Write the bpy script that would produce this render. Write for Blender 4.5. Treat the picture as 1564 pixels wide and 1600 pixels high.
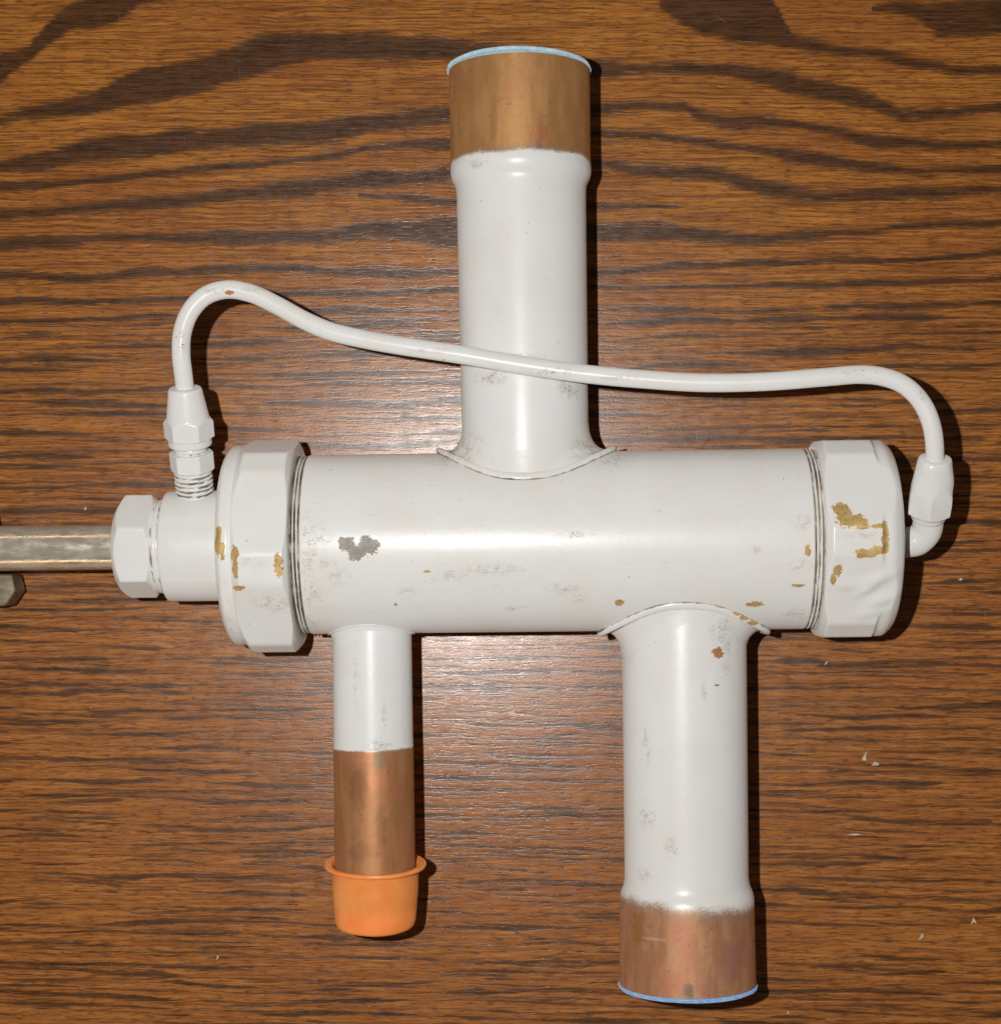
import bpy, bmesh, math, random
import numpy as np
from mathutils import Vector, Matrix

for o in list(bpy.data.objects): bpy.data.objects.remove(o)
S = bpy.context.scene
C = S.collection

# ------------------------------------------------------------------ camera, light, exposure
# geometry is written in "units" of 1/5700 m (about one photograph pixel at the valve's axis height)
UPM = 5700.0            # units per metre
Z0 = 29.7               # height of the valve's axis above the table, mm
DIST = 500.0            # camera above that axis, mm
H = Z0 + DIST
FPX = DIST * 5.7        # focal length in photograph pixels
NX, NY = 865.0, 885.0   # pixel straight below the lens
cam_d = bpy.data.cameras.new('camera')
cam = bpy.data.objects.new('camera', cam_d); C.objects.link(cam)
cam.location = (0, 0, H / 1000)
cam_d.sensor_fit = 'HORIZONTAL'; cam_d.sensor_width = 36
cam_d.lens = FPX / 1564 * 36
cam_d.shift_x = -(NX - 782) / 1564
cam_d.shift_y = (NY - 800) / 1564
cam_d.clip_start = 0.02; cam_d.clip_end = 20
S.camera = cam

W = bpy.data.worlds.new('World'); S.world = W; W.use_nodes = True
bg = W.node_tree.nodes['Background']
bg.inputs[0].default_value = (1.0, 0.88, 0.74, 1); bg.inputs[1].default_value = 0.05

fl = bpy.data.lights.new('phone_flash', 'POINT'); fl.energy = 9.7; fl.color = (1.0, 0.975, 0.95)
fl.shadow_soft_size = 0.0035
flo = bpy.data.objects.new('phone_flash', fl); C.objects.link(flo)
flo.location = (-0.050, 0.017, H / 1000 - 0.002)

# two weak warm room lamps, low to either side; they show as streaks on the bare stem
for loc, e in (((-.50, -1.30, .40), 1.3), ((-.46, 1.15, .74), .8)):
    ld = bpy.data.lights.new('room_lamp', 'AREA'); ld.energy = e; ld.color = (1.0, .62, .30); ld.shape = 'RECTANGLE'; ld.size = .40; ld.size_y = .05
    lo = bpy.data.objects.new('room_lamp', ld); C.objects.link(lo); lo.location = loc
    lo.rotation_euler = (Vector((-.15, 0, 0)) - Vector(loc)).to_track_quat('-Z', 'Y').to_euler()

S.view_settings.view_transform = 'Standard'; S.view_settings.look = 'None'
S.view_settings.exposure = 0.0; S.view_settings.gamma = 1.0
S.view_settings.use_curve_mapping = False

# ------------------------------------------------------------------ coordinate helpers
def P(px, py, z):
    """point at height z (mm) that the lens sees at (px, py); world mm"""
    k = (H - z) / FPX
    return ((px - NX) * k, (NY - py) * k, z)
OX, OY, _ = P(870, 846.5, Z0)
ALPHA = math.atan2(9, 760)
W0 = Z0 * 5.7
def to_local(x, y, z):
    dx, dy = x - OX, y - OY
    c, s = math.cos(-ALPHA), math.sin(-ALPHA)
    return Vector(((c*dx - s*dy) * 5.7, (s*dx + c*dy) * 5.7, z * 5.7))
def L(px, py, z=Z0): return to_local(*P(px, py, z))
def UX(px): return L(px, 851 - (px - 490) * 9 / 760).x      # station along the valve axis

# ------------------------------------------------------------------ mesh helpers
def new_mesh(name, verts, faces, attrs=None, sharp=38, smooth=True):
    me = bpy.data.meshes.new(name)
    me.from_pydata([(v[0] / UPM, v[1] / UPM, v[2] / UPM) for v in verts], [], faces)
    bm = bmesh.new(); bm.from_mesh(me)
    bmesh.ops.recalc_face_normals(bm, faces=bm.faces)
    if smooth:
        for f in bm.faces: f.smooth = True
        for e in bm.edges:
            if len(e.link_faces) == 2 and e.calc_face_angle(0) > math.radians(sharp): e.smooth = False
    bm.to_mesh(me); bm.free()
    if attrs:
        for k, vals in attrs.items():
            a = me.attributes.new(k, 'FLOAT', 'POINT'); a.data.foreach_set('value', np.array(vals, dtype=np.float32))
    return me
def obj(name, me, mat, parent=None):
    o = bpy.data.objects.new(name, me); C.objects.link(o)
    if mat: me.materials.append(mat)
    if parent: o.parent = parent
    return o
def frame(a, up=None):
    a = Vector(a).normalized()
    up = Vector(up) if up else Vector((0, 0, 1))
    e1 = (up - a * up.dot(a)).normalized()
    e2 = e1.cross(a)
    return a, e1, e2
def round_profile(prof, rad, n=5):
    out = [prof[0][:2]]
    for i in range(1, len(prof) - 1):
        p0, p1, p2 = [np.array(q[:2], float) for q in prof[i-1:i+2]]
        d0, d1 = np.linalg.norm(p0 - p1), np.linalg.norm(p2 - p1)
        r = min(prof[i][2] if len(prof[i]) > 2 else rad, d0 * .48, d1 * .48)
        if r < .05: out.append(tuple(p1)); continue
        a, b = p1 + (p0 - p1) / d0 * r, p1 + (p2 - p1) / d1 * r
        for k in range(n + 1):
            t = k / n
            out.append(tuple((1-t)**2 * a + 2*t*(1-t) * p1 + t*t * b))
    out.append(prof[-1][:2])
    return [(float(a), float(b)) for a, b in out]
def lathe(name, prof, origin, axis, segs=96, poly=None, up=None, dirt=None, sharp=38, warp=None):
    """revolve (t, r) about axis; poly(phi) caps the radius so that a nut keeps its flats"""
    a, e1, e2 = frame(axis, up); o = Vector(origin)
    verts, faces, dv = [], [], []
    for i, (t, r) in enumerate(prof):
        for j in range(segs):
            ph = 2 * math.pi * j / segs
            rr = r
            if poly:
                q = poly(ph); k = 1.6
                h = max(k - abs(rr - q), 0) / k
                rr = min(rr, q) - h * h * k * .25
            if warp: rr += warp(t, ph)
            verts.append(o + a * t + e1 * (rr * math.cos(ph)) + e2 * (rr * math.sin(ph)))
            dv.append(dirt[i] * (1 + .30*math.sin(3*ph + 1 + i*.37) + .24*math.sin(11*ph + i*.9) + .2*math.sin(29*ph + i*1.7)) if dirt else 0.0)
    n = len(prof)
    for i in range(n - 1):
        for j in range(segs):
            k = (j + 1) % segs
            faces.append((i*segs + j, i*segs + k, (i+1)*segs + k, (i+1)*segs + j))
    if prof[0][1] > 0.01: faces.append(tuple(range(segs)))
    if prof[-1][1] > 0.01: faces.append(tuple((n-1)*segs + j for j in range(segs)))
    return new_mesh(name, verts, faces, {'dirt': dv} if dirt else None, sharp)
def polygon(R, degs, blur=1.6):
    A = sorted(d % 360 for d in degs)
    def one(ph):
        d = math.degrees(ph) % 360
        for i in range(len(A)):
            a, b = A[i], A[(i+1) % len(A)]
            if b <= a: b += 360
            dd = d if d >= a else d + 360
            if a <= dd <= b:
                half = math.radians((b - a) / 2)
                return R * math.cos(half) / math.cos(math.radians(dd - (a + b) / 2))
        return R
    return lambda ph: sum(one(ph + math.radians(blur) * q) for q in (-1, -.5, 0, .5, 1)) / 5
def cut_hex(R, c, half): return polygon(R, [c + 60*k + s for k in range(6) for s in (-half, half)])
def hexagon(R, c): return polygon(R, [c + 60*k for k in range(6)])
def dens(prof, step):
    out = [prof[0]]
    for p, q in zip(prof, prof[1:]):
        n = max(1, int(math.hypot(q[0]-p[0], q[1]-p[1]) / step))
        out += [(p[0] + (q[0]-p[0])*k/n, p[1] + (q[1]-p[1])*k/n) for k in range(1, n+1)]
    return out
def catmull(pts, n):
    pts = [Vector(p) for p in pts]; q = [pts[0]*2 - pts[1]] + pts + [pts[-1]*2 - pts[-2]]
    out = []
    for i in range(1, len(q) - 2):
        for k in range(n):
            t = k / n; a, b, c, d = q[i-1:i+3]
            out.append(.5 * (2*b + (c-a)*t + (2*a - 5*b + 4*c - d)*t*t + (3*b - a - 3*c + d)*t**3))
    out.append(pts[-1]); return out
def tube(name, path, rad, segs=28, caps=True):
    verts, faces = [], []
    nrm = Vector((0, 0, 1))
    for i, p in enumerate(path):
        t = (path[min(i+1, len(path)-1)] - path[max(i-1, 0)]).normalized()
        nrm = (nrm - t * nrm.dot(t)).normalized(); b = t.cross(nrm)
        r = rad(i / (len(path)-1)) if callable(rad) else rad
        for j in range(segs):
            ph = 2*math.pi*j/segs
            verts.append(p + nrm*(r*math.cos(ph)) + b*(r*math.sin(ph)))
    for i in range(len(path)-1):
        for j in range(segs):
            k = (j+1) % segs
            faces.append((i*segs+j, i*segs+k, (i+1)*segs+k, (i+1)*segs+j))
    if caps:
        faces.append(tuple(range(segs))); faces.append(tuple((len(path)-1)*segs + j for j in range(segs)))
    return new_mesh(name, verts, faces)

# ------------------------------------------------------------------ node helpers
class NT:
    def __init__(s, name):
        s.m = bpy.data.materials.new(name); s.m.use_nodes = True
        s.t = s.m.node_tree; s.N = s.t.nodes; s.bsdf = s.N['Principled BSDF']
    def lk(s, a, b): s.t.links.new(a, b)
    def put(s, sock, v):
        if isinstance(v, bpy.types.NodeSocket): s.lk(v, sock)
        elif v is not None:
            if isinstance(v, tuple) and len(v) == 3 and sock.type == 'RGBA': v = (*v, 1)
            sock.default_value = v
    def math(s, op, a, b=None, c=None, clamp=False):
        n = s.N.new('ShaderNodeMath'); n.operation = op; n.use_clamp = clamp
        for i, v in enumerate((a, b, c)): s.put(n.inputs[i], v)
        return n.outputs[0]
    def vm(s, op, a, b=None, scale=None):
        n = s.N.new('ShaderNodeVectorMath'); n.operation = op
        s.put(n.inputs[0], a); s.put(n.inputs[1], b)
        if scale is not None: n.inputs[3].default_value = scale
        return n.outputs['Value'] if op in ('LENGTH', 'DOT_PRODUCT', 'DISTANCE') else n.outputs[0]
    def noise(s, vec, scale=1.0, detail=3.0, rough=.55, dist=0.0, col=False):
        n = s.N.new('ShaderNodeTexNoise'); s.put(n.inputs['Vector'], vec)
        n.inputs['Scale'].default_value = scale; n.inputs['Detail'].default_value = detail
        n.inputs['Roughness'].default_value = rough; n.inputs['Distortion'].default_value = dist
        return n.outputs[1 if col else 0]
    def ramp(s, v, lo, hi, a=0.0, b=1.0, smooth=True):
        n = s.N.new('ShaderNodeMapRange'); n.interpolation_type = 'SMOOTHSTEP' if smooth else 'LINEAR'
        s.put(n.inputs[0], v)
        for i, q in enumerate((lo, hi, a, b)): s.put(n.inputs[i+1], q)
        return n.outputs[0]
    def mix(s, f, a, b, mode='MIX'):
        n = s.N.new('ShaderNodeMix'); n.data_type = 'RGBA'; n.blend_type = mode
        s.put(n.inputs[0], f); s.put(n.inputs[6], a); s.put(n.inputs[7], b)
        return n.outputs[2]
    def coords(s):
        n = s.N.new('ShaderNodeTexCoord'); return s.vm('SCALE', n.outputs['Object'], scale=UPM)
    def attr(s, name):
        n = s.N.new('ShaderNodeAttribute'); n.attribute_name = name; return n.outputs['Fac']
    def bump(s, h, strength, dist):
        n = s.N.new('ShaderNodeBump'); n.inputs['Strength'].default_value = strength
        n.inputs['Distance'].default_value = dist; s.put(n.inputs['Height'], h); return n.outputs[0]
    def set(s, **kw):
        for k, v in kw.items(): s.put(s.bsdf.inputs[k.replace('_', ' ')], v)
    def blobs(s, p, L_):
        """smallest normalised distance to a list of (centre, (ru, rv, rw)) patches"""
        out = None
        for c, r in L_:
            d = s.vm('LENGTH', s.vm('MULTIPLY', s.vm('SUBTRACT', p, tuple(c)), tuple(1/q for q in r)))
            out = d if out is None else s.math('MINIMUM', out, d)
        return out

PAINT = (0.668, 0.676, 0.668)
BRASS = (0.56, 0.395, 0.165)
def paint(name, brass=(), grey=(), copper_chip=(), grime=(), scuff=.5, copper=None, speck=1.0, rough=.33, wrinkle=(), gdir=(.22, .6, .4), haze=.10):
    """old off-white spray paint; patches are places where it has chipped or holds grime"""
    g = NT(name); p = g.coords()
    big = g.noise(p, .012, 2); fine = g.noise(p, .22, 2, .65); mid = g.noise(p, .06, 3, .6)
    warp_n = g.noise(p, .085, 4, .62)
    col = g.mix(g.ramp(big, .35, .7), PAINT, (0.655, 0.650, 0.622))
    # faint rubbed-in dirt and small dark nicks
    st = g.noise(g.vm('MULTIPLY', p, (.05, .16, .1)), 1, 4, .65)
    col = g.mix(g.math('MULTIPLY', g.ramp(st, .60, .78), scuff * .55), col, (0.36, 0.31, 0.25))
    nick = g.math('MULTIPLY', g.ramp(g.noise(g.vm('ADD', p, (77, 31, 5)), .13, 2, .5), .735, .77), speck)
    nick = g.math('MULTIPLY', nick, g.ramp(mid, .45, .6))
    col = g.mix(g.math('MULTIPLY', nick, .75), col, (0.17, 0.14, 0.11))
    rgh = g.math('ADD', g.math('MULTIPLY', fine, .10), rough - .05)
    hgt = g.math('MULTIPLY', g.noise(p, .10, 3, .5), .5)
    if wrinkle:
        wk = g.ramp(g.blobs(p, wrinkle), 1.0, .35)
        wn = g.noise(g.vm('MULTIPLY', p, (.034, .024, .03)), 1, 1, .4, .5)
        hgt = g.math('ADD', hgt, g.math('MULTIPLY', g.math('MULTIPLY', wk, wn), 44.0))
    metal = None
    if grime:
        d = g.blobs(p, grime)
        k = g.math('MULTIPLY', g.ramp(d, 1.15, .1), g.ramp(warp_n, .36, .62))
        spk = g.ramp(g.noise(g.vm('MULTIPLY', g.vm('ADD', p, (311, 7, 93)), gdir), 1, 3, .75), .5, .64)
        k = g.math('MULTIPLY', k, g.math('ADD', g.math('MULTIPLY', spk, .85), haze))
        col = g.mix(k, col, g.mix(fine, (0.13, 0.105, 0.075), (0.30, 0.235, 0.15))); rgh = g.math('ADD', rgh, g.math('MULTIPLY', k, .3))
    dt = g.attr('dirt')
    dk = g.math('MULTIPLY', g.ramp(g.math('ADD', dt, g.math('MULTIPLY', g.math('SUBTRACT', mid, .5), 1.3)), .38, .8), .92)
    dk = g.math('MULTIPLY', dk, g.ramp(dt, 0.0, .12))
    rust = g.noise(g.vm('ADD', p, (19, 55, 140)), .022, 3, .6)
    col = g.mix(dk, col, g.mix(g.ramp(rust, .38, .62), g.mix(fine, (0.03, 0.02, 0.012), (0.16, 0.09, 0.04)), g.mix(fine, (0.20, 0.15, 0.09), (0.42, 0.34, 0.23))))
    rgh = g.math('ADD', rgh, g.math('MULTIPLY', dk, .35))
    def chips(col, rgh, hgt, L_, colour, colour2, met):
        d = g.math('ADD', g.blobs(p, L_), g.math('ADD', g.math('MULTIPLY', g.math('SUBTRACT', warp_n, .5), 1.5), g.math('MULTIPLY', g.math('SUBTRACT', fine, .5), 1.3)))
        k = g.ramp(d, 1.0, .88)
        rim = g.math('MULTIPLY', g.ramp(d, 1.22, 1.02), g.math('SUBTRACT', 1.0, k))
        col = g.mix(g.math('MULTIPLY', rim, .45), col, (0.78, 0.74, 0.66))
        col = g.mix(k, col, g.mix(g.ramp(g.math('ADD', g.math('MULTIPLY', fine, .5), g.math('MULTIPLY', mid, .5)), .40, .60), colour, colour2))
        hgt = g.math('SUBTRACT', hgt, g.math('MULTIPLY', k, 3.0))
        return col, g.math('ADD', rgh, g.math('MULTIPLY', k, .28)), hgt, g.math('MULTIPLY', k, met)
    mets = []
    if brass: col, rgh, hgt, m = chips(col, rgh, hgt, brass, BRASS, (0.38, 0.25, 0.095), .2); mets.append(m)
    if grey: col, rgh, hgt, m = chips(col, rgh, hgt, grey, (0.34, 0.315, 0.275), (0.25, 0.23, 0.195), 0.0); mets.append(m)
    if copper_chip: col, rgh, hgt, m = chips(col, rgh, hgt, copper_chip, (0.44, 0.225, 0.10), (0.36, 0.17, 0.07), .1); mets.append(m)
    if copper:
        # bare copper past a sprayed edge: s = n.p - c, plus spatter noise
        n, c, width, jag, c1, c2, c3, spots = copper
        sx = g.math('SUBTRACT', g.vm('DOT_PRODUCT', p, tuple(n)), c)
        sx = g.math('ADD', sx, g.math('MULTIPLY', g.math('SUBTRACT', g.noise(p, .03, 3), .5), jag * 2))
        sx = g.math('ADD', sx, g.math('MULTIPLY', g.math('SUBTRACT', g.noise(p, .45, 3, .7), .5), width * 2.2))
        k = g.ramp(sx, -width * .5, width * .5)
        strk = g.noise(g.vm('MULTIPLY', p, (.05, .012, .05)), 1, 4, .6)
        cc = g.mix(g.ramp(strk, .36, .66), c1, c2)
        cc = g.mix(g.math('MULTIPLY', g.ramp(g.noise(p, .018, 4, .6, .8), .5, .68), .75), cc, c3)
        cc = g.mix(g.math('MULTIPLY', g.ramp(g.noise(p, .11, 5, .7), .56, .75), .5), cc, (0.11, 0.06, 0.028))
        cc = g.mix(g.ramp(sx, width * 1.6, 0.0, 0, .4), cc, (0.30, 0.25, 0.20))
        for q, r, cl, am in spots:
            dd = g.math('ADD', g.blobs(p, [(q, r)]), g.math('MULTIPLY', g.math('SUBTRACT', mid, .5), 1.8))
            cc = g.mix(g.math('MULTIPLY', g.ramp(dd, 1.1, .4), am), cc, cl)
        col = g.mix(k, col, cc)
        rgh = g.math('ADD', g.math('MULTIPLY', g.math('SUBTRACT', 1.0, k), rgh), g.math('MULTIPLY', k, g.ramp(strk, .3, .7, .45, .60)))
        mets.append(g.math('MULTIPLY', k, .4))
    coat = .10 if not copper else g.math('MULTIPLY', g.math('SUBTRACT', 1.0, k), .10)
    metal = mets[0] if mets else 0.0
    for m in mets[1:]: metal = g.math('MAXIMUM', metal, m)
    g.set(Base_Color=col, Roughness=rgh, Metallic=metal, Diffuse_Roughness=.32, Specular_IOR_Level=.30, Coat_Weight=coat, Coat_Roughness=.13, Normal=g.bump(hgt, .35, .00018))
    return g.m

# points on surfaces, seen at a pixel
def on_cyl(px, py, R, along='u', axis_px=None):
    z = Z0 + R / 5.7
    for _ in range(30):
        q = L(px, py, z)
        if along == 'u': off = q.y
        else: off = q.x - L(axis_px, py, Z0).x
        w = math.sqrt(max(R*R - off*off, 0)); z = Z0 + w / 5.7
    return L(px, py, z)

# ------------------------------------------------------------------ table top
TPX = FPX / H           # photograph pixels per mm on the table
def n1d(rng, x, step):
    k = np.arange(-2000, 3800, step); v = rng.random(len(k))
    f = (x - k[0]) / step; i = np.floor(f).astype(int); t = f - i; t = t*t*(3-2*t)
    return v[i] * (1-t) + v[i+1] * t
def table():
    rng = np.random.default_rng(11)
    fx = np.concatenate([np.arange(-900, -60, 14), np.arange(-60, 1624, 2.4), np.arange(1624, 2500, 14)])
    fy = np.concatenate([np.arange(-900, -60, 14), np.arange(-60, 1660, 2.2), np.arange(1660, 2500, 14)])
    B = [  # dark late-wood bands of the board: x, upper edge, lower edge
     [(-400,150,190),(0,80,130),(45,67,98),(80,27,72),(112,0,54),(180,-20,36),(215,-20,10),(330,-60,-30)],
     [(-400,215,240),(0,178,197),(45,166,188),(134,143,179),(201,112,166),(268,94,161),(336,80,139),(403,49,116),(492,47,98),(582,49,94),(700,63,94),(800,72,108),(925,91,119),(1027,98,115),(1155,102,123),(1240,112,144),(1303,127,155),(1367,146,178),(1410,166,191),(1473,163,183),(1564,161,174),(2000,150,160)],
     [(-400,275,290),(0,251,268),(67,237,268),(125,219,251),(201,208,246),(313,201,237),(403,192,228),(492,188,224),(604,175,206),(700,166,192),(925,161,183),(1006,157,174),(1070,159,174),(1091,170,187),(1155,178,202),(1240,183,200),(1303,195,212),(1367,208,231),(1452,217,234),(1564,217,229),(2000,215,226)],
     [(-400,300,312),(0,286,300),(134,277,287),(268,263,278),(380,254,265),(492,241,254),(582,224,238),(700,214,225),(925,204,217),(1027,206,219),(1112,217,229),(1197,225,242),(1282,238,259),(1367,251,268),(1452,263,276),(1564,255,272),(2000,250,262)],
     [(-400,330,345),(0,327,345),(112,320,334),(224,309,331),(313,300,322),(448,280,309),(582,269,295),(700,260,286),(925,248,259),(998,255,276),(1091,255,280),(1197,280,306),(1282,297,316),(1410,293,314),(1564,289,304),(2000,285,300)],
     [(-400,370,390),(0,372,392),(112,365,385),(224,363,376),(358,360,383),(492,358,380),(582,345,372),(700,336,389),(934,348,378),(1027,348,374),(1112,357,378),(1197,365,382),(1282,359,374),(1410,348,361),(1564,340,352),(2000,335,348)],
     [(-400,425,440),(0,425,441),(134,425,441),(268,418,431),(403,411,427),(492,413,426),(604,419,436),(700,417,434),(934,420,433),(1027,412,425),(1155,407,418),(1282,402,413),(1410,400,410),(1564,391,401),(2000,388,398)],
     [(1030,0,14),(1060,-10,40),(1100,-20,60),(1150,-20,66),(1200,-10,68),(1240,55,76),(1303,68,89),(1367,72,93),(1431,89,110),(1494,102,119),(1564,100,115),(2000,95,108)],
     [(1363,8,16),(1400,2,21),(1440,5,35),(1465,6,55),(1510,0,56),(1564,-5,55),(1700,-10,40),(2000,-10,20)],
     [(-400,470,480),(0,464,478),(140,466,476),(260,462,470),(420,455,464),(560,450,462),(700,448,460),(934,446,454),(1155,444,450),(1282,438,452),(1400,436,446),(1564,428,438),(2000,425,432)],
     [(560,300,306),(640,305,318),(720,308,324),(1000,318,326),(1060,322,326)],
     [(640,225,232),(700,224,236),(740,220,232)],
    ]
    curves = []
    for b in B:
        b = np.array(b, float)
        yc = np.interp(fx, b[:,0], (b[:,1]+b[:,2])/2); hw = np.interp(fx, b[:,0], (b[:,2]-b[:,1])/2)
        out = (fx < b[0,0]) | (fx > b[-1,0]); hw = np.where(out, .01, hw)
        yc = yc + (n1d(rng, fx, 60) - .5) * 5
        hw = hw * (.88 + .3 * n1d(rng, fx, 60)) + .5
        curves.append((yc, hw, 1.0))
    y = 486.0
    while y < 2500:                                     # straight fine grain towards the viewer
        A = np.interp(y, [445, 700, 1000, 1600], [-14, -4, 8, 22])
        yc = y + A * (fx - 782) / 782 + (n1d(rng, fx, 260) - .5) * 12 + (n1d(rng, fx, 90) - .5) * 6
        low = np.interp(y, [450, 900, 1200], [.92, .72, .60])
        amp = np.interp(y, [450, 700, 1000, 1300], [.9, .74, .60, .54])
        hw = 6.4 * low * np.clip(n1d(rng, fx, 110 if y > 900 else 170) * 1.7 - .30, .12, 1.1) * (.6 + .8 * n1d(rng, fx, 45))
        curves.append((yc, hw, amp))
        for q in range(3):                              # hair lines between
            yy = y + rng.uniform(5, 19)
            yc2 = yy + A * (fx - 782) / 782 + (n1d(rng, fx, 130) - .5) * 9
            curves.append((yc2, 2.6 * np.clip(n1d(rng, fx, 90) * 1.8 - .7, 0.01, 1) + .01, .30))
        y += rng.uniform(15, 27)
    y = -880.0
    while y < -30:
        yc = y + (n1d(rng, fx, 300) - .5) * 60; curves.append((yc, 9 * np.clip(n1d(rng, fx, 200) * 2 - .5, .1, 1), 1)); y += 34
    F = np.full((len(fy), len(fx)), -1.35, np.float32)
    Y = fy[:, None].astype(np.float32)
    for yc, hw, amp in curves:
        soft = np.clip(hw, 3.0, 11.0)
        f = (hw[None, :] - np.abs(Y - yc[None, :])) / soft[None, :]
        f = np.where(hw[None, :] < .3, -1.35, f)
        F = np.maximum(F, np.clip(f, -1.35, amp))
    gx, gy = np.meshgrid(fx, fy)
    n_y, n_x = gx.shape
    X = (gx - NX) / TPX / 1000; Yw = (NY - gy) / TPX / 1000
    co = np.stack([X, Yw, np.zeros_like(X)], -1).reshape(-1, 3)
    idx = np.arange(n_y * n_x).reshape(n_y, n_x)
    q = np.stack([idx[1:, :-1], idx[1:, 1:], idx[:-1, 1:], idx[:-1, :-1]], -1).reshape(-1, 4)
    # edge of the board, 22 mm thick
    ring = np.concatenate([idx[0, :], idx[1:, -1], idx[-1, -2::-1], idx[-2:0:-1, 0]])
    low = co[ring].copy(); low[:, 2] = -.022
    base = len(co); m = len(ring)
    r0 = np.arange(m); r1 = (r0 + 1) % m
    side = np.stack([ring[r0], ring[r1], base + r1, base + r0], -1)
    co = np.concatenate([co, low]); q = np.concatenate([q, side])
    me = bpy.data.meshes.new('table_top')
    me.vertices.add(len(co)); me.vertices.foreach_set('co', co.astype(np.float32).ravel())
    me.loops.add(q.size); me.loops.foreach_set('vertex_index', q.astype(np.int32).ravel())
    me.polygons.add(len(q)); me.polygons.foreach_set('loop_start', np.arange(0, q.size, 4, dtype=np.int32))
    me.polygons.foreach_set('loop_total', np.full(len(q), 4, np.int32))
    me.update(calc_edges=True)
    a = me.attributes.new('grain', 'FLOAT', 'POINT')
    a.data.foreach_set('value', np.concatenate([F.ravel(), np.full(m, -1)]).astype(np.float32))
    return me
def wood():
    g = NT('stained_oak')
    n = g.N.new('ShaderNodeTexCoord'); p = g.vm('SCALE', n.outputs['Object'], scale=TPX * 1000)
    F = g.attr('grain')
    wv = g.math('MULTIPLY', g.math('SUBTRACT', g.noise(p, .010, 2), .5), 10.0)
    cb = g.N.new('ShaderNodeCombineXYZ'); g.put(cb.inputs[1], wv)
    pw = g.vm('ADD', p, cb.outputs[0])
    s1 = g.noise(g.vm('MULTIPLY', pw, (.009, .17, 1)), 1, 3, .6)
    s2 = g.noise(g.vm('MULTIPLY', pw, (.028, .50, 1)), 1, 2, .6)
    s3 = g.noise(g.vm('MULTIPLY', pw, (.006, .30, 1)), 1, 3, .65)
    s4 = g.noise(g.vm('MULTIPLY', pw, (.045, .34, 1)), 1, 2, .5)
    v = g.math('ADD', F, g.math('ADD', g.math('MULTIPLY', g.math('SUBTRACT', s1, .5), 2.5), g.math('MULTIPLY', g.math('SUBTRACT', s2, .5), 2.4)))
    dark = g.math('MULTIPLY', g.ramp(v, -.34, .62), .96)
    sp = g.N.new('ShaderNodeSeparateXYZ'); g.put(sp.inputs[0], pw)
    tone = g.noise(g.vm('MULTIPLY', pw, (.0022, .0065, 1)), 1, 3, .55)
    light = g.mix(g.ramp(tone, .38, .64), (0.430, 0.170, 0.028), (0.370, 0.133, 0.028))
    light = g.mix(g.math('MULTIPLY', g.ramp(s3, .42, .62), .9), light, (0.170, 0.054, 0.012))
    light = g.mix(g.math('MULTIPLY', g.ramp(s1, .52, .72), .7), light, (0.56, 0.235, 0.048))
    zone = g.ramp(g.math('ADD', sp.outputs[1], g.math('MULTIPLY', g.math('SUBTRACT', tone, .5), 700.0)), 520.0, -150.0, 0.0, .62)
    light = g.mix(zone, light, g.mix(g.ramp(s1, .35, .65), (0.285, 0.096, 0.023), (0.450, 0.175, 0.046)))
    pore = g.ramp(s4, .56, .65)
    light = g.mix(g.math('MULTIPLY', g.ramp(s2, .50, .66), .65), light, (0.135, 0.043, 0.011))
    light = g.mix(g.math('MULTIPLY', pore, .62), light, (0.085, 0.032, 0.012))
    dk = g.mix(g.ramp(g.math('ADD', g.math('MULTIPLY', s2, .5), g.math('MULTIPLY', s3, .5)), .40, .60), (0.020, 0.008, 0.003), (0.110, 0.043, 0.013))
    col = g.mix(dark, light, dk)
    # fine pale scratches
    def scratch(rot, seed, lo, vec):
        m = g.N.new('ShaderNodeMapping'); m.inputs['Rotation'].default_value = (0, 0, math.radians(rot)); m.inputs['Location'].default_value = (seed, seed*.7, 0)
        g.put(m.inputs[0], p)
        a = g.noise(g.vm('MULTIPLY', m.outputs[0], vec), 1, 2, .5)
        return g.ramp(a, lo, lo + .03)
    sc = g.math('MAXIMUM', scratch(86, 300, .745, (.011, .42, 1)), scratch(35, 900, .75, (.014, .40, 1)))
    sc = g.math('MAXIMUM', sc, scratch(-42, 1700, .755, (.013, .40, 1)))
    col = g.mix(g.math('MULTIPLY', sc, .45), col, (0.42, 0.27, 0.17))
    dust = g.ramp(g.noise(p, .16, 1, .5), .80, .84)
    col = g.mix(g.math('MULTIPLY', dust, .55), col, (0.50, 0.38, 0.28))
    h = g.math('SUBTRACT', g.math('MULTIPLY', s1, .10), g.math('ADD', g.math('MULTIPLY', dark, .16), g.math('ADD', g.math('MULTIPLY', pore, .10), g.math('MULTIPLY', g.noise(p, .30, 1), .20))))
    rg = g.math('ADD', g.ramp(g.noise(p, .05, 4, .6), .3, .7, .23, .31), g.math('MULTIPLY', dark, .04))
    g.set(Base_Color=col, Roughness=rg, Specular_IOR_Level=.44, Normal=g.bump(h, .42, .0002), Diffuse_Roughness=.5)
    return g.m
tt = obj('table_top', table(), wood()); tt['kind'] = 'structure'

# ------------------------------------------------------------------ the valve
def tag(o, label, cat=None, group=None):
    o['label'] = label
    if cat: o['category'] = cat
    if group: o['group'] = group
valve = bpy.data.objects.new('refrigeration_valve', None); C.objects.link(valve)
valve.location = (OX/1000, OY/1000, 0); valve.rotation_euler = (0, 0, ALPHA); valve.empty_display_size = .02
tag(valve, 'off-white painted three-way valve with copper pipe ends lying on the wooden table top', 'valve')
AX = (1, 0, 0); A0 = (0, 0, W0)
RB = 140.0

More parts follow.
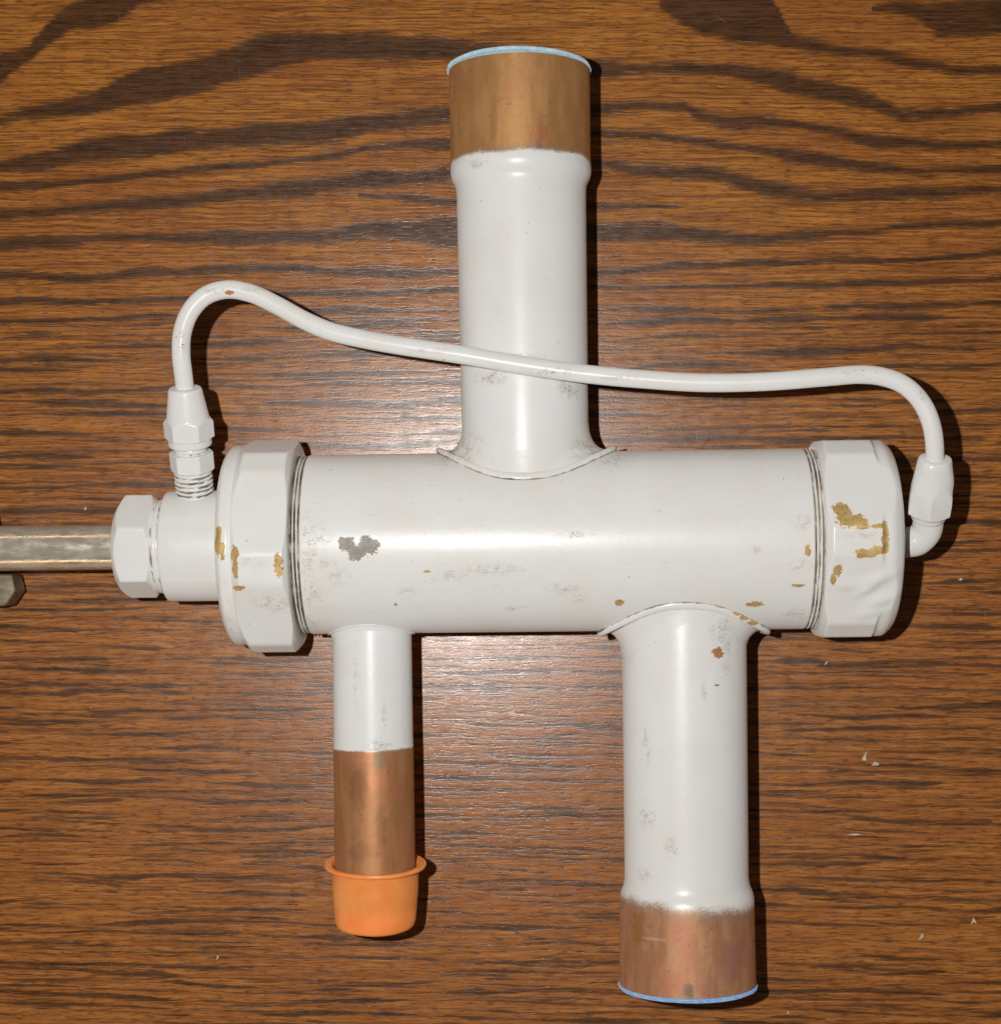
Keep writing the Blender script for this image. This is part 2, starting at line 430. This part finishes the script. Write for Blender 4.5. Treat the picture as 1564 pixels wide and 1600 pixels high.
def bc(px, py, rx, ry, R=RB): return (on_cyl(px, py, R), (rx, ry, max(rx, ry) * 3))
body_m = paint('paint_body', scuff=.6,
    grey=[bc(541,850,15,11), bc(575,852,15,13), bc(558,864,15,12)],
    brass=[bc(968,942,8,5), bc(1180,944,14,4), bc(1262,862,5,9), bc(1248,915,10,3), bc(618,945,2.5,2), bc(668,893,6,2.2)],
    grime=[bc(478,850,34,60), bc(505,842,20,20), bc(510,880,18,14), bc(486,930,24,30), bc(700,712,45,26), bc(955,716,40,24), bc(880,920,34,11), bc(905,935,18,8), bc(770,890,55,12), bc(800,951,22,5),
           bc(1255,815,22,16), bc(1180,858,12,10), bc(1250,885,22,14), bc(1240,960,30,14), bc(640,925,24,8), bc(530,900,22,16), bc(485,975,22,20), bc(1200,990,50,14), bc(700,900,40,10), bc(900,835,40,8)])
plain_m = paint('paint_plain', scuff=.35, speck=.5)
thread_m = paint('paint_thread', scuff=.8)

prof = round_profile([(UX(487), 60), (UX(487), RB-1), (UX(489), RB), (UX(1252), RB+1), (UX(1253.5), RB), (UX(1253.5), 60)], 1.5)
body = obj('body_tube', lathe('body_tube', dens(prof, 40), A0, AX, 160), body_m, valve)

def thread(name, u0, u1, r_hi, r_lo, n, parent, origin=A0, axis=AX, segs=128, heavy=1.0, mat=None, grad=0.0):
    pr, dt = [], []
    m = n * 8
    for k in range(m + 1):
        t = k / m; c = .5 + .5 * math.cos(2*math.pi*n*t)
        c = c ** .7
        jit = .9 * math.sin(17*t + n) * (r_hi - r_lo) * .12
        pr.append((u0 + (u1-u0)*t, r_lo + (r_hi-r_lo)*c + jit)); dt.append((.22 + .9*(1-c)) * heavy + max(0, grad * (.5 - t) * 1.6, ))
    return obj(name, lathe(name, pr, origin, axis, segs, dirt=dt, sharp=60), mat or thread_m, parent)
thread('thread', UX(465), UX(487.5), 139, 132.5, 4, body, heavy=1.1, grad=1.0)
thread('thread', UX(1253), UX(1281), 140, 135, 5, body, heavy=.9, grad=-1.0)

# left end cap: round rim, then a hexagon with turned-off corners
def cc(px, py, rx, ry, R): return (on_cyl(px, py, R), (rx, ry, 40))
lcap_m = paint('paint_left_cap', scuff=.5, brass=[cc(342,836,6,15,150), cc(341,854,7,15,150), cc(347,860,5,14,154),
      cc(366,867,7,13,166), cc(367,890,6,17,166), cc(435,884,7,17,166), cc(373,919,10,5,166)],
      grime=[cc(395,880,26,9,166), cc(425,945,40,20,166), cc(350,990,20,40,166)])
cap = round_profile([(UX(361),70),(UX(361),142),(UX(366),151),(UX(370),155),(UX(381),156),(UX(386),153.5),(UX(388),157),(UX(404),174),(UX(462),174),(UX(470.5),156),(UX(471.5),145),(UX(471.5),120)], 3)
lcap = obj('end_cap', lathe('end_cap', dens(cap, 2.5), A0, AX, 240, cut_hex(169.5, 47, 7.8), sharp=42), lcap_m, valve)
tag(lcap, 'left hexagonal end cap with brass chips along its edge')

rcap_m = paint('paint_right_cap', scuff=.25, rough=.25, speck=.3, brass=[cc(1316,796,13,13,160), cc(1324,810,16,14,160), cc(1336,814,18,11,160), cc(1346,822,12,6,160), cc(1372,822,14,4,160), cc(1384,830,6,16,160), cc(1384,848,6,16,160), cc(1374,860,15,7,160), cc(1354,864,18,8,160), cc(1345,868,8,6,160), cc(1309,893,8,10,158), cc(1303,905,5,8,158)],
      grime=[cc(1345,836,36,7,160), cc(1370,690,30,10,160)])
cap = round_profile([(UX(1269),120),(UX(1269),146),(UX(1271),150),(UX(1281),167),(UX(1346),167),(UX(1354),157.5),(UX(1357),156.5,1),(UX(1370),156,10),(UX(1388),141,14),(UX(1391),105,8),(UX(1391),20)], 3)
BL = [(1345, -24, 26, 5.5, 5.5, .35), (1352, -38, 22, 5.0, 5.5, .25), (1330, -31, 18, 4.0, 5.0, .5), (1300, -28, 14, 3.5, 5.0, -.2), (1338, -46, 20, 3.5, 5.0, .2)]
def ripple(t, ph):      # lifted, wrinkled paint film on the lower flat
    d = math.degrees(ph); d = d - 360 if d > 180 else d
    r = 0.0
    for px, dg, su, am, sv, sl in BL:
        x = t - UX(px); y = (d - dg) * 2.8 - sl * x
        r += am * math.exp(-(x/su)**2 - (y/(sv*2))**2)
    return r
rcap = obj('end_cap', lathe('end_cap', dens(cap, 2.5), A0, AX, 400, cut_hex(163, -1.5, 8), sharp=50, warp=ripple), rcap_m, valve)
tag(rcap, 'right hexagonal end cap with torn paint showing brass')

# pilot housing and its packing nut
hs = round_profile([(UX(250),50),(UX(262),60),(UX(262),78),(UX(264),86,7),(UX(300),86.5),(UX(366),86.5)], 5)
house = obj('pilot_housing', lathe('pilot_housing', hs, A0, AX, 128), plain_m, valve)
thread('thread', UX(246), UX(264), 74, 71.5, 2, house, heavy=.5)
nut = round_profile([(UX(187),36),(UX(187),60),(UX(189),64),(UX(204),86),(UX(238),86),(UX(252),66),(UX(252.5),50)], 2)
obj('packing_nut', lathe('packing_nut', dens(nut, 2), A0, AX, 240, hexagon(82.5, 19), sharp=42), plain_m, valve)

# bare stem that runs to the coil at the left edge of the picture
g = NT('tarnished_brass'); p = g.coords()
a = g.noise(g.vm('MULTIPLY', p, (.03, .09, .09)), 1, 5, .65); b = g.noise(p, .2, 4, .7)
col = g.mix(g.ramp(a, .36, .64), (0.50, 0.45, 0.36), (0.66, 0.61, 0.51))
col = g.mix(g.math('MULTIPLY', g.ramp(b, .56, .75), .6), col, (0.16, 0.13, 0.09))
g.set(Base_Color=col, Metallic=.5, Roughness=g.ramp(a, .35, .65, .13, .30), Normal=g.bump(a, .25, .0002)); brass_m = g.m
g = NT('dull_zinc'); p = g.coords()
a = g.noise(p, .07, 5, .65)
g.set(Base_Color=g.mix(g.ramp(a, .35, .65), (0.20, 0.165, 0.11), (0.11, 0.085, 0.045)), Metallic=.35, Roughness=.55, Normal=g.bump(a, .3, .0002)); zinc_m = g.m
obj('stem', lathe('stem', dens([(UX(-90), 35), (UX(190), 35.5)], 20), A0, AX, 64), brass_m, valve)
ch = round_profile([(UX(-150),30),(UX(-150),88),(UX(-28),88),(UX(-28),30)], 5)
coil = obj('coil_housing', lathe('coil_housing', ch, A0, AX, 96), zinc_m, valve)
def prism(name, pts, z0, z1, bev=2.0):
    bm = bmesh.new()
    lo = [bm.verts.new(Vector((q.x, q.y, z0)) / UPM) for q in pts]; hi = [bm.verts.new(Vector((q.x, q.y, z1)) / UPM) for q in pts]
    n = len(pts); bm.faces.new(lo[::-1]); bm.faces.new(hi)
    for i in range(n): bm.faces.new((lo[i], lo[(i+1) % n], hi[(i+1) % n], hi[i]))
    bmesh.ops.bevel(bm, geom=bm.edges[:], offset=bev/UPM, segments=3, affect='EDGES', profile=.5)
    bmesh.ops.recalc_face_normals(bm, faces=bm.faces)
    for f in bm.faces: f.smooth = True
    for e in bm.edges:
        if len(e.link_faces) == 2 and e.calc_face_angle(0) > .6: e.smooth = False
    me = bpy.data.meshes.new(name); bm.to_mesh(me); bm.free(); return me
obj('mounting_lug', prism('mounting_lug', [L(a, b, 14) for a, b in ((-60,897),(20,897),(26,923),(10,947),(-60,950))], 30, 84, 3), zinc_m, coil)

# pipe stubs ----------------------------------------------------------------
def stub(px0, py0, px1, py1, prof, split, mat, sharp=38):
    """px0/py0 -> px1/py1 fixes the pipe's axis; prof is (distance from body axis, radius)"""
    a, b = L(px0, py0), L(px1, py1)
    d = (b - a).normalized()
    o = a - d * (a.y / d.y)                      # where the pipe's axis meets the body's
    outer = [q for q in prof]
    rs = float(np.interp(split, [q[0] for q in outer], [q[1] for q in outer]))
    outer = sorted([q for q in outer if abs(q[0] - split) > .3] + [(split, rs)])
    cut = lambda lo, hi: [q for q in outer if lo - 1e-6 <= q[0] <= hi + 1e-6]
    main = obj('pipe_stub', lathe('pipe_stub', cut(-1, split), o, d, 128), mat, valve)
    wall = 8.0
    endp = cut(split, 1e9); endp = endp + [(endp[-1][0] + .6, endp[-1][1] - 1.5), (endp[-1][0] + .6, endp[-1][1] - wall), (endp[-1][0] - 60, endp[-1][1] - wall)]
    return main, endp, o, d
def dprof(prof, step): return dens(prof, step)

def saddle(name, uc, sgn, du, dw, lift, rp, blend, parent, mat, lip=1.0, body_r=RB):
    """flange of a pipe stub lying on the round body, with a fillet up to the pipe"""
    verts, faces, dv = [], [], []
    n = 128; rings = 14
    for j in range(n):
        th = 2*math.pi*j/n; c, s = math.cos(th), math.sin(th)
        def surf(x, w, off): return Vector((uc + x, sgn * (math.sqrt(max(body_r**2 - w*w, 0)) + off), W0 + w))
        wob = 1 + .008*math.sin(3*th + 1) + .006*math.sin(7*th)
        x0, w0 = du*wob*c, dw*wob*s
        r0 = surf(x0*.985, w0*.985, -3); ra = surf(x0*1.012, w0*1.012, lift*.25); r1 = surf(x0*1.014, w0*1.014, lift*.7); r2 = surf(x0*.995, w0*.995, lift); rb = surf(x0 - 7*lip*c, w0 - 3.5*lip*s, lift*.85); r3 = surf(x0 - 11*lip*c, w0 - 5*lip*s, lift*.25)
        p1 = surf(rp*1.01*c, rp*1.01*s, lift*.4); p2 = surf((rp-.6)*c, (rp-.6)*s, lift + blend)
        ring = [r0, ra, r1, r2, rb, r3]
        for k in range(1, rings - 3):
            t = k / (rings - 4); ring.append((1-t)**2*r3 + 2*t*(1-t)*p1 + t*t*p2)
        verts += ring
        dv += [.9*lip, .7*lip, .12*lip, .0, .1*lip, .6*lip] + [.62 * lip * max(0, 1 - k/7) * (.35 + .65*abs(c)**2) for k in range(1, rings - 3)]
    m = len(verts) // n
    for j in range(n):
        q = (j+1) % n
        for i in range(m-1): faces.append((j*m+i, j*m+i+1, q*m+i+1, q*m+i))
    return obj(name, new_mesh(name, verts, faces, {'dirt': dv}, 60), mat, parent)

def rot_n(d, skew=0.0):
    v = Vector((d.x + skew, d.y, d.z)); return v
# upper stub
pr = dens([(40,98.5),(120,98.5),(545,101.2)], 12)[:-1] + round_profile([(545,101.2),(556,102),(566,107.5),(576,110.3),(592,109.4),(625,109.4),(735,110.2)], 9)
a, b = L(821,690), L(811.5,110); d = (b-a).normalized(); o = a - d*(a.y/d.y)
def vc(px, py, rx, ry, R, ax): return (on_cyl(px, py, R, 'v', ax), (rx, ry, 60))
top_m = paint('paint_top_stub', gdir=(.4, .34, .4), haze=.28, scuff=.25, speck=.7, grime=[vc(765,590,40,14,100,821), vc(850,582,50,13,100,821), vc(890,605,22,22,100,821), vc(735,695,28,22,100,821), vc(905,700,28,22,100,821), vc(745,255,20,8,110,812), vc(800,560,60,10,100,821)],
     copper=(d, d.dot(o) + 590, 7, 7, (0.40,0.205,0.072), (0.46,0.245,0.098), (0.40,0.190,0.088),
       [(on_cyl(845,205,110,'v',812), (9,26,60), (0.42,0.13,0.07), .6), (on_cyl(842,228,110,'v',812), (8,9,60), (0.20,0.13,0.18), .6), (on_cyl(772,190,110,'v',812), (6,40,60), (0.26,0.12,0.045), .5), (on_cyl(800,236,110,'v',812), (22,8,60), (0.22,0.19,0.13), .7)]))
top, endp, o, d = stub(821,690,811.5,110, pr, 590, top_m)
tag(top, 'upper pipe stub with flared brown copper end')
obj('copper_end', lathe('copper_end', endp, o, d, 128), top_m, top)
saddle('saddle_flange', L(822,705).x, 1, 139, 107, 9.5, 99, 36, top, paint('paint_top_saddle', gdir=(.45, .45, .45), haze=.3, scuff=.5, grime=[((L(722,700).x, 138, W0+30), (45,30,80)), ((L(915,700).x, 138, W0+30), (45,30,80))]))
TOP = (o, d, endp)
# lower right stub
pr = dens([(40,97.3),(525,96.8)], 12)[:-1] + round_profile([(525,96.8),(537,98),(553,104.5),(566,105.3),(600,105.6),(692,106.8)], 10)
a, b = L(1069.5,1050), L(1074,1500); d = (b-a).normalized(); o = a - d*(a.y/d.y)
nn = rot_n(d, -.085)
low_m = paint('paint_low_stub', gdir=(.45, .28, .4), scuff=.3, copper_chip=[vc(1122,1020,9,9,97,1070), vc(1120,1071,4,1.6,97,1070)],
     grime=[vc(1122,985,18,28,97,1070), vc(1128,1000,16,26,97,1070), vc(1136,1010,12,26,97,1070), vc(1134,1045,10,18,97,1070), vc(1010,1275,16,30,97,1071), vc(1050,1325,14,24,97,1071), vc(1008,1370,14,16,97,1071), vc(1010,1165,8,40,97,1071), vc(1100,1080,6,20,97,1071)],
     copper=(nn, nn.dot(o) + 560, 17, 9, (0.42,0.205,0.098), (0.50,0.265,0.145), (0.45,0.19,0.13),
       [(on_cyl(1075,1547,106,'v',1074), (10,13,60), (0.15,0.12,0.09), .8), (on_cyl(1145,1500,106,'v',1074), (30,40,60), (0.38,0.17,0.13), .6), (on_cyl(1000,1450,106,'v',1074), (16,30,60), (0.34,0.155,0.045), .7), (on_cyl(1022,1468,106,'v',1074), (20,2.5,60), (0.55,0.42,0.33), .7), (on_cyl(1050,1535,106,'v',1074), (30,20,60), (0.48,0.19,0.11), .6)]))
low, endp, o, d = stub(1069.5,1050,1074,1500, pr, 562, low_m)
tag(low, 'lower right pipe stub with flared pinkish copper end')
obj('copper_end', lathe('copper_end', endp, o, d, 128), low_m, low)
saddle('saddle_flange', L(1067,985).x, -1, 133, 105, 9.5, 97, 34, low, paint('paint_low_saddle', scuff=.3, grime=[((L(1125,985).x, -140, W0+70), (18,30,60))], brass=[(on_cyl(1152,958,142), (8,4,40)), (on_cyl(1163,965,142), (9,4,40)), (on_cyl(1177,973,142), (10,4,40))]))
LOW = (o, d, endp)
# small lower left stub
pr = dens([(40,61.5),(300,61.8),(322,62.4),(524,62.8)], 10)
a, b = L(581.5,1000), L(586,1340); d = (b-a).normalized(); o = a - d*(a.y/d.y)
small_m = paint('paint_small_stub', gdir=(.45, .28, .4), scuff=.3, grime=[vc(557,1060,6,60,61,582), vc(558,1045,8,8,61,582), vc(600,1120,6,36,61,583), vc(592,1165,26,16,61,584)],
     copper=(d, d.dot(o) + 318, 3.5, 3, (0.36,0.165,0.068), (0.42,0.205,0.090), (0.44,0.165,0.085),
       [(on_cyl(592,1190,62,'v',584), (15,22,60), (0.24,0.18,0.10), .75), (on_cyl(560,1185,62,'v',584), (26,16,60), (0.46,0.19,0.11), .6), (on_cyl(595,1220,62,'v',584), (26,22,60), (0.47,0.19,0.10), .55), (on_cyl(560,1230,62,'v',584), (20,40,60), (0.24,0.11,0.045), .6), (on_cyl(596,1290,62,'v',585), (10,44,60), (0.22,0.10,0.045), .55), (on_cyl(570,1330,62,'v',585), (34,16,60), (0.27,0.125,0.055), .5)]))
small, endp, o, d = stub(581.5,1000,586,1340, pr, 320.0, small_m)
tag(small, 'narrow lower left pipe stub with bare copper end')
obj('copper_end', lathe('copper_end', endp, o, d, 96), small_m, small)
saddle('weld_bead', L(580.5,985).x, -1, 67, 66, 2.0, 62, 8, small, plain_m, .2)
SMALL = (o, d, endp)

# fittings and balance tube ---------------------------------------------------
a, b = L(305.5, 779, 33.5), L(289, 606, 44.6)
d = (b - a).normalized(); Ln = (b - a).length
T = lambda py: (779 - py) / (779 - 606) * Ln
fit = obj('tube_fitting', lathe('tube_fitting', dens(round_profile([(T(733),22),(T(733),32),(T(731),34.5),(T(706),34.5),(T(705),33),(T(705),22)], 1), 2.5), a, d, 180, hexagon(34.5, 90)), plain_m, valve)
tag(fit, 'straight flare fitting on the pilot housing')
thread('thread', T(792), T(730), 29.5, 26.5, 9, fit, a, d, 64, .75)
thread('thread', T(708), T(690), 25.5, 23.5, 2, fit, a, d, 64, .5)
fnp = round_profile([(T(695),22),(T(695),31),(T(693),33),(T(684),33),(T(683),34),(T(681),40),(T(659),40),(T(652),32.6),(T(609),25.5),(T(606),23.5),(T(606),15)], 1.6)
obj('flare_nut', lathe('flare_nut', dens(fnp, 2.2), a, d, 180, hexagon(38.6, 28)), plain_m, fit)

ctl = [(290,618,43.6),(286.5,585,45.3),(283,553,46.8),(285,519,47.8),(297,487,48.5),(321,462,48.8),(356,452,48.8),(395,459,48.6),(435,478,48.6),(475,500,48.8),(515,517,49.2),(560,528,49.6),(620,539,50.2),(720,554,51),(820,571,51.4),(915,584,51.6),(1000,592,51.9),(1100,598,52.4),(1200,596,53),(1290,589,53.4),(1345,585,53.6),(1385,590,53.6),(1416,604,53.4),(1440,629,53),(1454,659,52.4),(1460,692,51.2),(1460.5,735,48.6)]
path = catmull([L(*q) for q in ctl], 10)
tube_m = paint('paint_tube', scuff=.35, speck=1.2, copper_chip=[(L(357,456,51.5), (8,3.2,30))], grime=[(L(340,455,51), (40,6,40)), (L(395,452,51), (26,6,40)), (L(284,535,50), (9,30,40)), (L(860,580,53), (60,8,40)), (L(680,548,53), (50,6,40)), (L(1340,582,55), (40,7,40)), (L(1440,618,55), (10,10,40)), (L(970,590,54), (50,6,40))])
obj('balance_tube', tube('balance_tube', path, 13.9), tube_m, valve)

a, b = L(1447, 838, 38.2), L(1461.5, 716, 49.6)
d = (b - a).normalized(); Ln = (b - a).length
T = lambda py: (838 - py) / (838 - 716) * Ln
elb = catmull([Vector((UX(1372), a.y - 9, a.z - 8)), Vector((UX(1395), a.y - 9, a.z - 7)), Vector((UX(1418), a.y - 8, a.z - 5)), a + Vector((-9, -3, -2)), a + d*12 + Vector((0,0,0)), a + d*T(800)], 8)
elbow = obj('elbow_fitting', tube('elbow_fitting', elb, 23.5, 36), rcap_m, valve)
tag(elbow, 'elbow fitting on the outer face of the right end cap')
fnp = round_profile([(T(812),15),(T(812),24),(T(809),26.5),(T(802),28),(T(796),38),(T(772),38),(T(763),33.5),(T(722),26),(T(716),23.5),(T(715),14)], 3)
lump = lambda t, ph: .6*math.sin(ph*3 + t*.05) + .5*math.sin(ph*5 - t*.11)
obj('flare_nut', lathe('flare_nut', dens(fnp, 2.2), a, d, 144, hexagon(36, 10), warp=lump), rcap_m, elbow)

# ------------------------------------------------------------------ plugs and cap: things of their own
def settle(o):
    """carry a mesh from valve space to its own origin"""
    me = o.data; n = len(me.vertices); co = np.empty(n*3); me.vertices.foreach_get('co', co); co = co.reshape(-1, 3)
    c = co.mean(0); c[2] = co[:, 2].min(); co -= c; me.vertices.foreach_set('co', co.ravel()); me.update()
    M = Matrix.Translation((OX/1000, OY/1000, 0)) @ Matrix.Rotation(ALPHA, 4, 'Z')
    o.location = M @ Vector(c); o.rotation_euler = (0, 0, ALPHA)
def blue(name, c1, c2):
    g = NT(name); p = g.coords(); a_ = g.noise(p, .12, 4, .6)
    g.set(Base_Color=g.mix(g.ramp(a_, .3, .7), c1, c2), Roughness=.42, Diffuse_Roughness=.8); return g.m
def plug(st, rf, tilt, label, thick, mat):
    o, d, endp = st; t = max(q[0] for q in endp)
    ax = (d + Vector(tilt)).normalized()
    base = o + d * (t + 1.0)
    pr = round_profile([(-34, 60), (-34, rf - 16), (-1, rf - 14.5), (-1, rf - 1), (0.4, rf + .6), (thick - 2, rf), (thick, rf - 3), (thick, 30)], 1.5)
    q = obj('pipe_plug', lathe('pipe_plug', pr, base, ax, 128, warp=lambda t, ph: .6*math.sin(5*ph) + .4*math.sin(11*ph + 1)), mat); settle(q)
    tag(q, label, 'plug', 'blue plastic plugs in the copper pipe ends')
plug(TOP, 112.5, (.012, 0, -.035), 'pale blue plastic plug closing the upper copper pipe end', 5.0, blue('pale_blue_plastic', (0.32, 0.50, 0.62), (0.52, 0.66, 0.72)))
plug(LOW, 108.5, (-.012, 0, .0), 'pale blue plastic plug closing the lower right copper pipe end', 6.0, blue('blue_plastic', (0.17, 0.34, 0.60), (0.32, 0.48, 0.70)))

g = NT('orange_plastic'); p = g.coords(); a_ = g.noise(p, .03, 3)
g.set(Base_Color=g.mix(g.ramp(a_, .3, .7), (0.86, 0.26, 0.062), (0.90, 0.33, 0.10)), Roughness=.38, Subsurface_Weight=.5, Subsurface_Radius=(.004, .0015, .0006), Subsurface_Scale=.6,
      Normal=g.bump(g.noise(p, .05, 3), .25, .0003), Diffuse_Roughness=.6); orange_m = g.m
o, d, endp = SMALL; t = max(q[0] for q in endp)
ax = (d + Vector((-.02, 0, -.10))).normalized()
base = o + d * (t - 24)
pr = round_profile([(100, 4), (101, 52, 6), (97, 61, 4), (88, 64, 5), (40, 67.5), (5, 68, 3), (3.5, 79, 1), (0, 80.5, 1.5), (-2.5, 79.5, 1), (-1.5, 69, 3), (4, 65), (60, 64)], 3)
q = obj('protective_cap', lathe('protective_cap', pr, base, ax, 128, warp=lambda t, ph: (1.0*math.sin(2*ph + .6) + .5*math.sin(5*ph)) * (1 if t < 10 else .8)), orange_m); settle(q)
tag(q, 'orange plastic cap pushed over the narrow copper pipe end', 'cap')

# ------------------------------------------------------------------ crumbs on the table
g = NT('pale_flake'); p = g.coords(); g.set(Base_Color=g.mix(g.noise(p, .3, 3), (0.46, 0.34, 0.24), (0.66, 0.55, 0.43)), Roughness=.7); flake_m = g.m
def flake(px, py, pts, hgt, rot, label):
    rnd = random.Random(int(px)); n = len(pts); c, s = math.cos(rot), math.sin(rot)
    V = [(x*c - y*s, x*s + y*c, 0.3 + rnd.random()*.8) for x, y in pts] + [((x*c - y*s)*.75, (x*s + y*c)*.75, hgt*(.5 + rnd.random())) for x, y in pts] + [(0, 0, hgt*1.2)]
    Fc = [(i, (i+1) % n, n + (i+1) % n, n + i) for i in range(n)] + [(n + i, n + (i+1) % n, 2*n) for i in range(n)] + [tuple(range(n-1, -1, -1))]
    o = obj('paint_crumb', new_mesh('paint_crumb', V, Fc, smooth=False), flake_m)
    x, y, _ = P(px, py, 0); o.location = (x/1000, y/1000, 0.0002)
    tag(o, label, 'crumb', 'pale crumbs on the table')
flake(1352, 1184, [(-3,8),(0,9),(1,2),(3,-5),(-5,-6),(-5,-1)], 3, -.3, 'largest pale crumb, leaf shaped, on the table right of the lower right pipe stub')
flake(1367, 1193, [(-7,-2),(0,4),(8,-1),(5,-4),(-4,-4)], 3, .1, 'flat pale crumb touching the leaf shaped crumb on the table')
flake(1439, 1464, [(-2,-7),(3,-3),(4,4),(1,7),(-3,3)], 4, -.5, 'white crumb on the table near the bottom right corner, beside a brownish one')
flake(1521, 1440, [(-6,-5),(-1,-2),(6,-5),(3,2),(0,8),(-3,1)], 3, .1, 'brownish three-pointed crumb nearest the right edge of the table picture')
flake(1231, 1582, [(-3,-3),(0,5),(3,-3)], 3, .2, 'tiny crumb at the bottom edge beside the lower blue plug')
flake(1334, 1304, [(-16,-1),(0,2),(16,0),(4,-2)], 1.5, .02, 'long thin pale splinter on the table below the leaf shaped crumb')
flake(1290, 1036, [(-4,-2),(2,3),(5,1),(0,-3)], 2.5, .4, 'small pale crumb on the table below the right end cap')
flake(134, 795, [(-2.5,-2.5),(-1,3),(2.5,2),(2,-2.5)], 3, .1, 'small round crumb on the table just above the bare stem')
flake(340, 1497, [(-3,-2),(1,4),(4,2),(0,-3)], 3, .4, 'lone crumb on the table left of the orange cap near the bottom edge')
flake(1500, 905, [(-4,-2),(0,3),(5,1),(1,-3)], 2.5, -.3, 'small pale crumb on the table at the right of the elbow fitting')
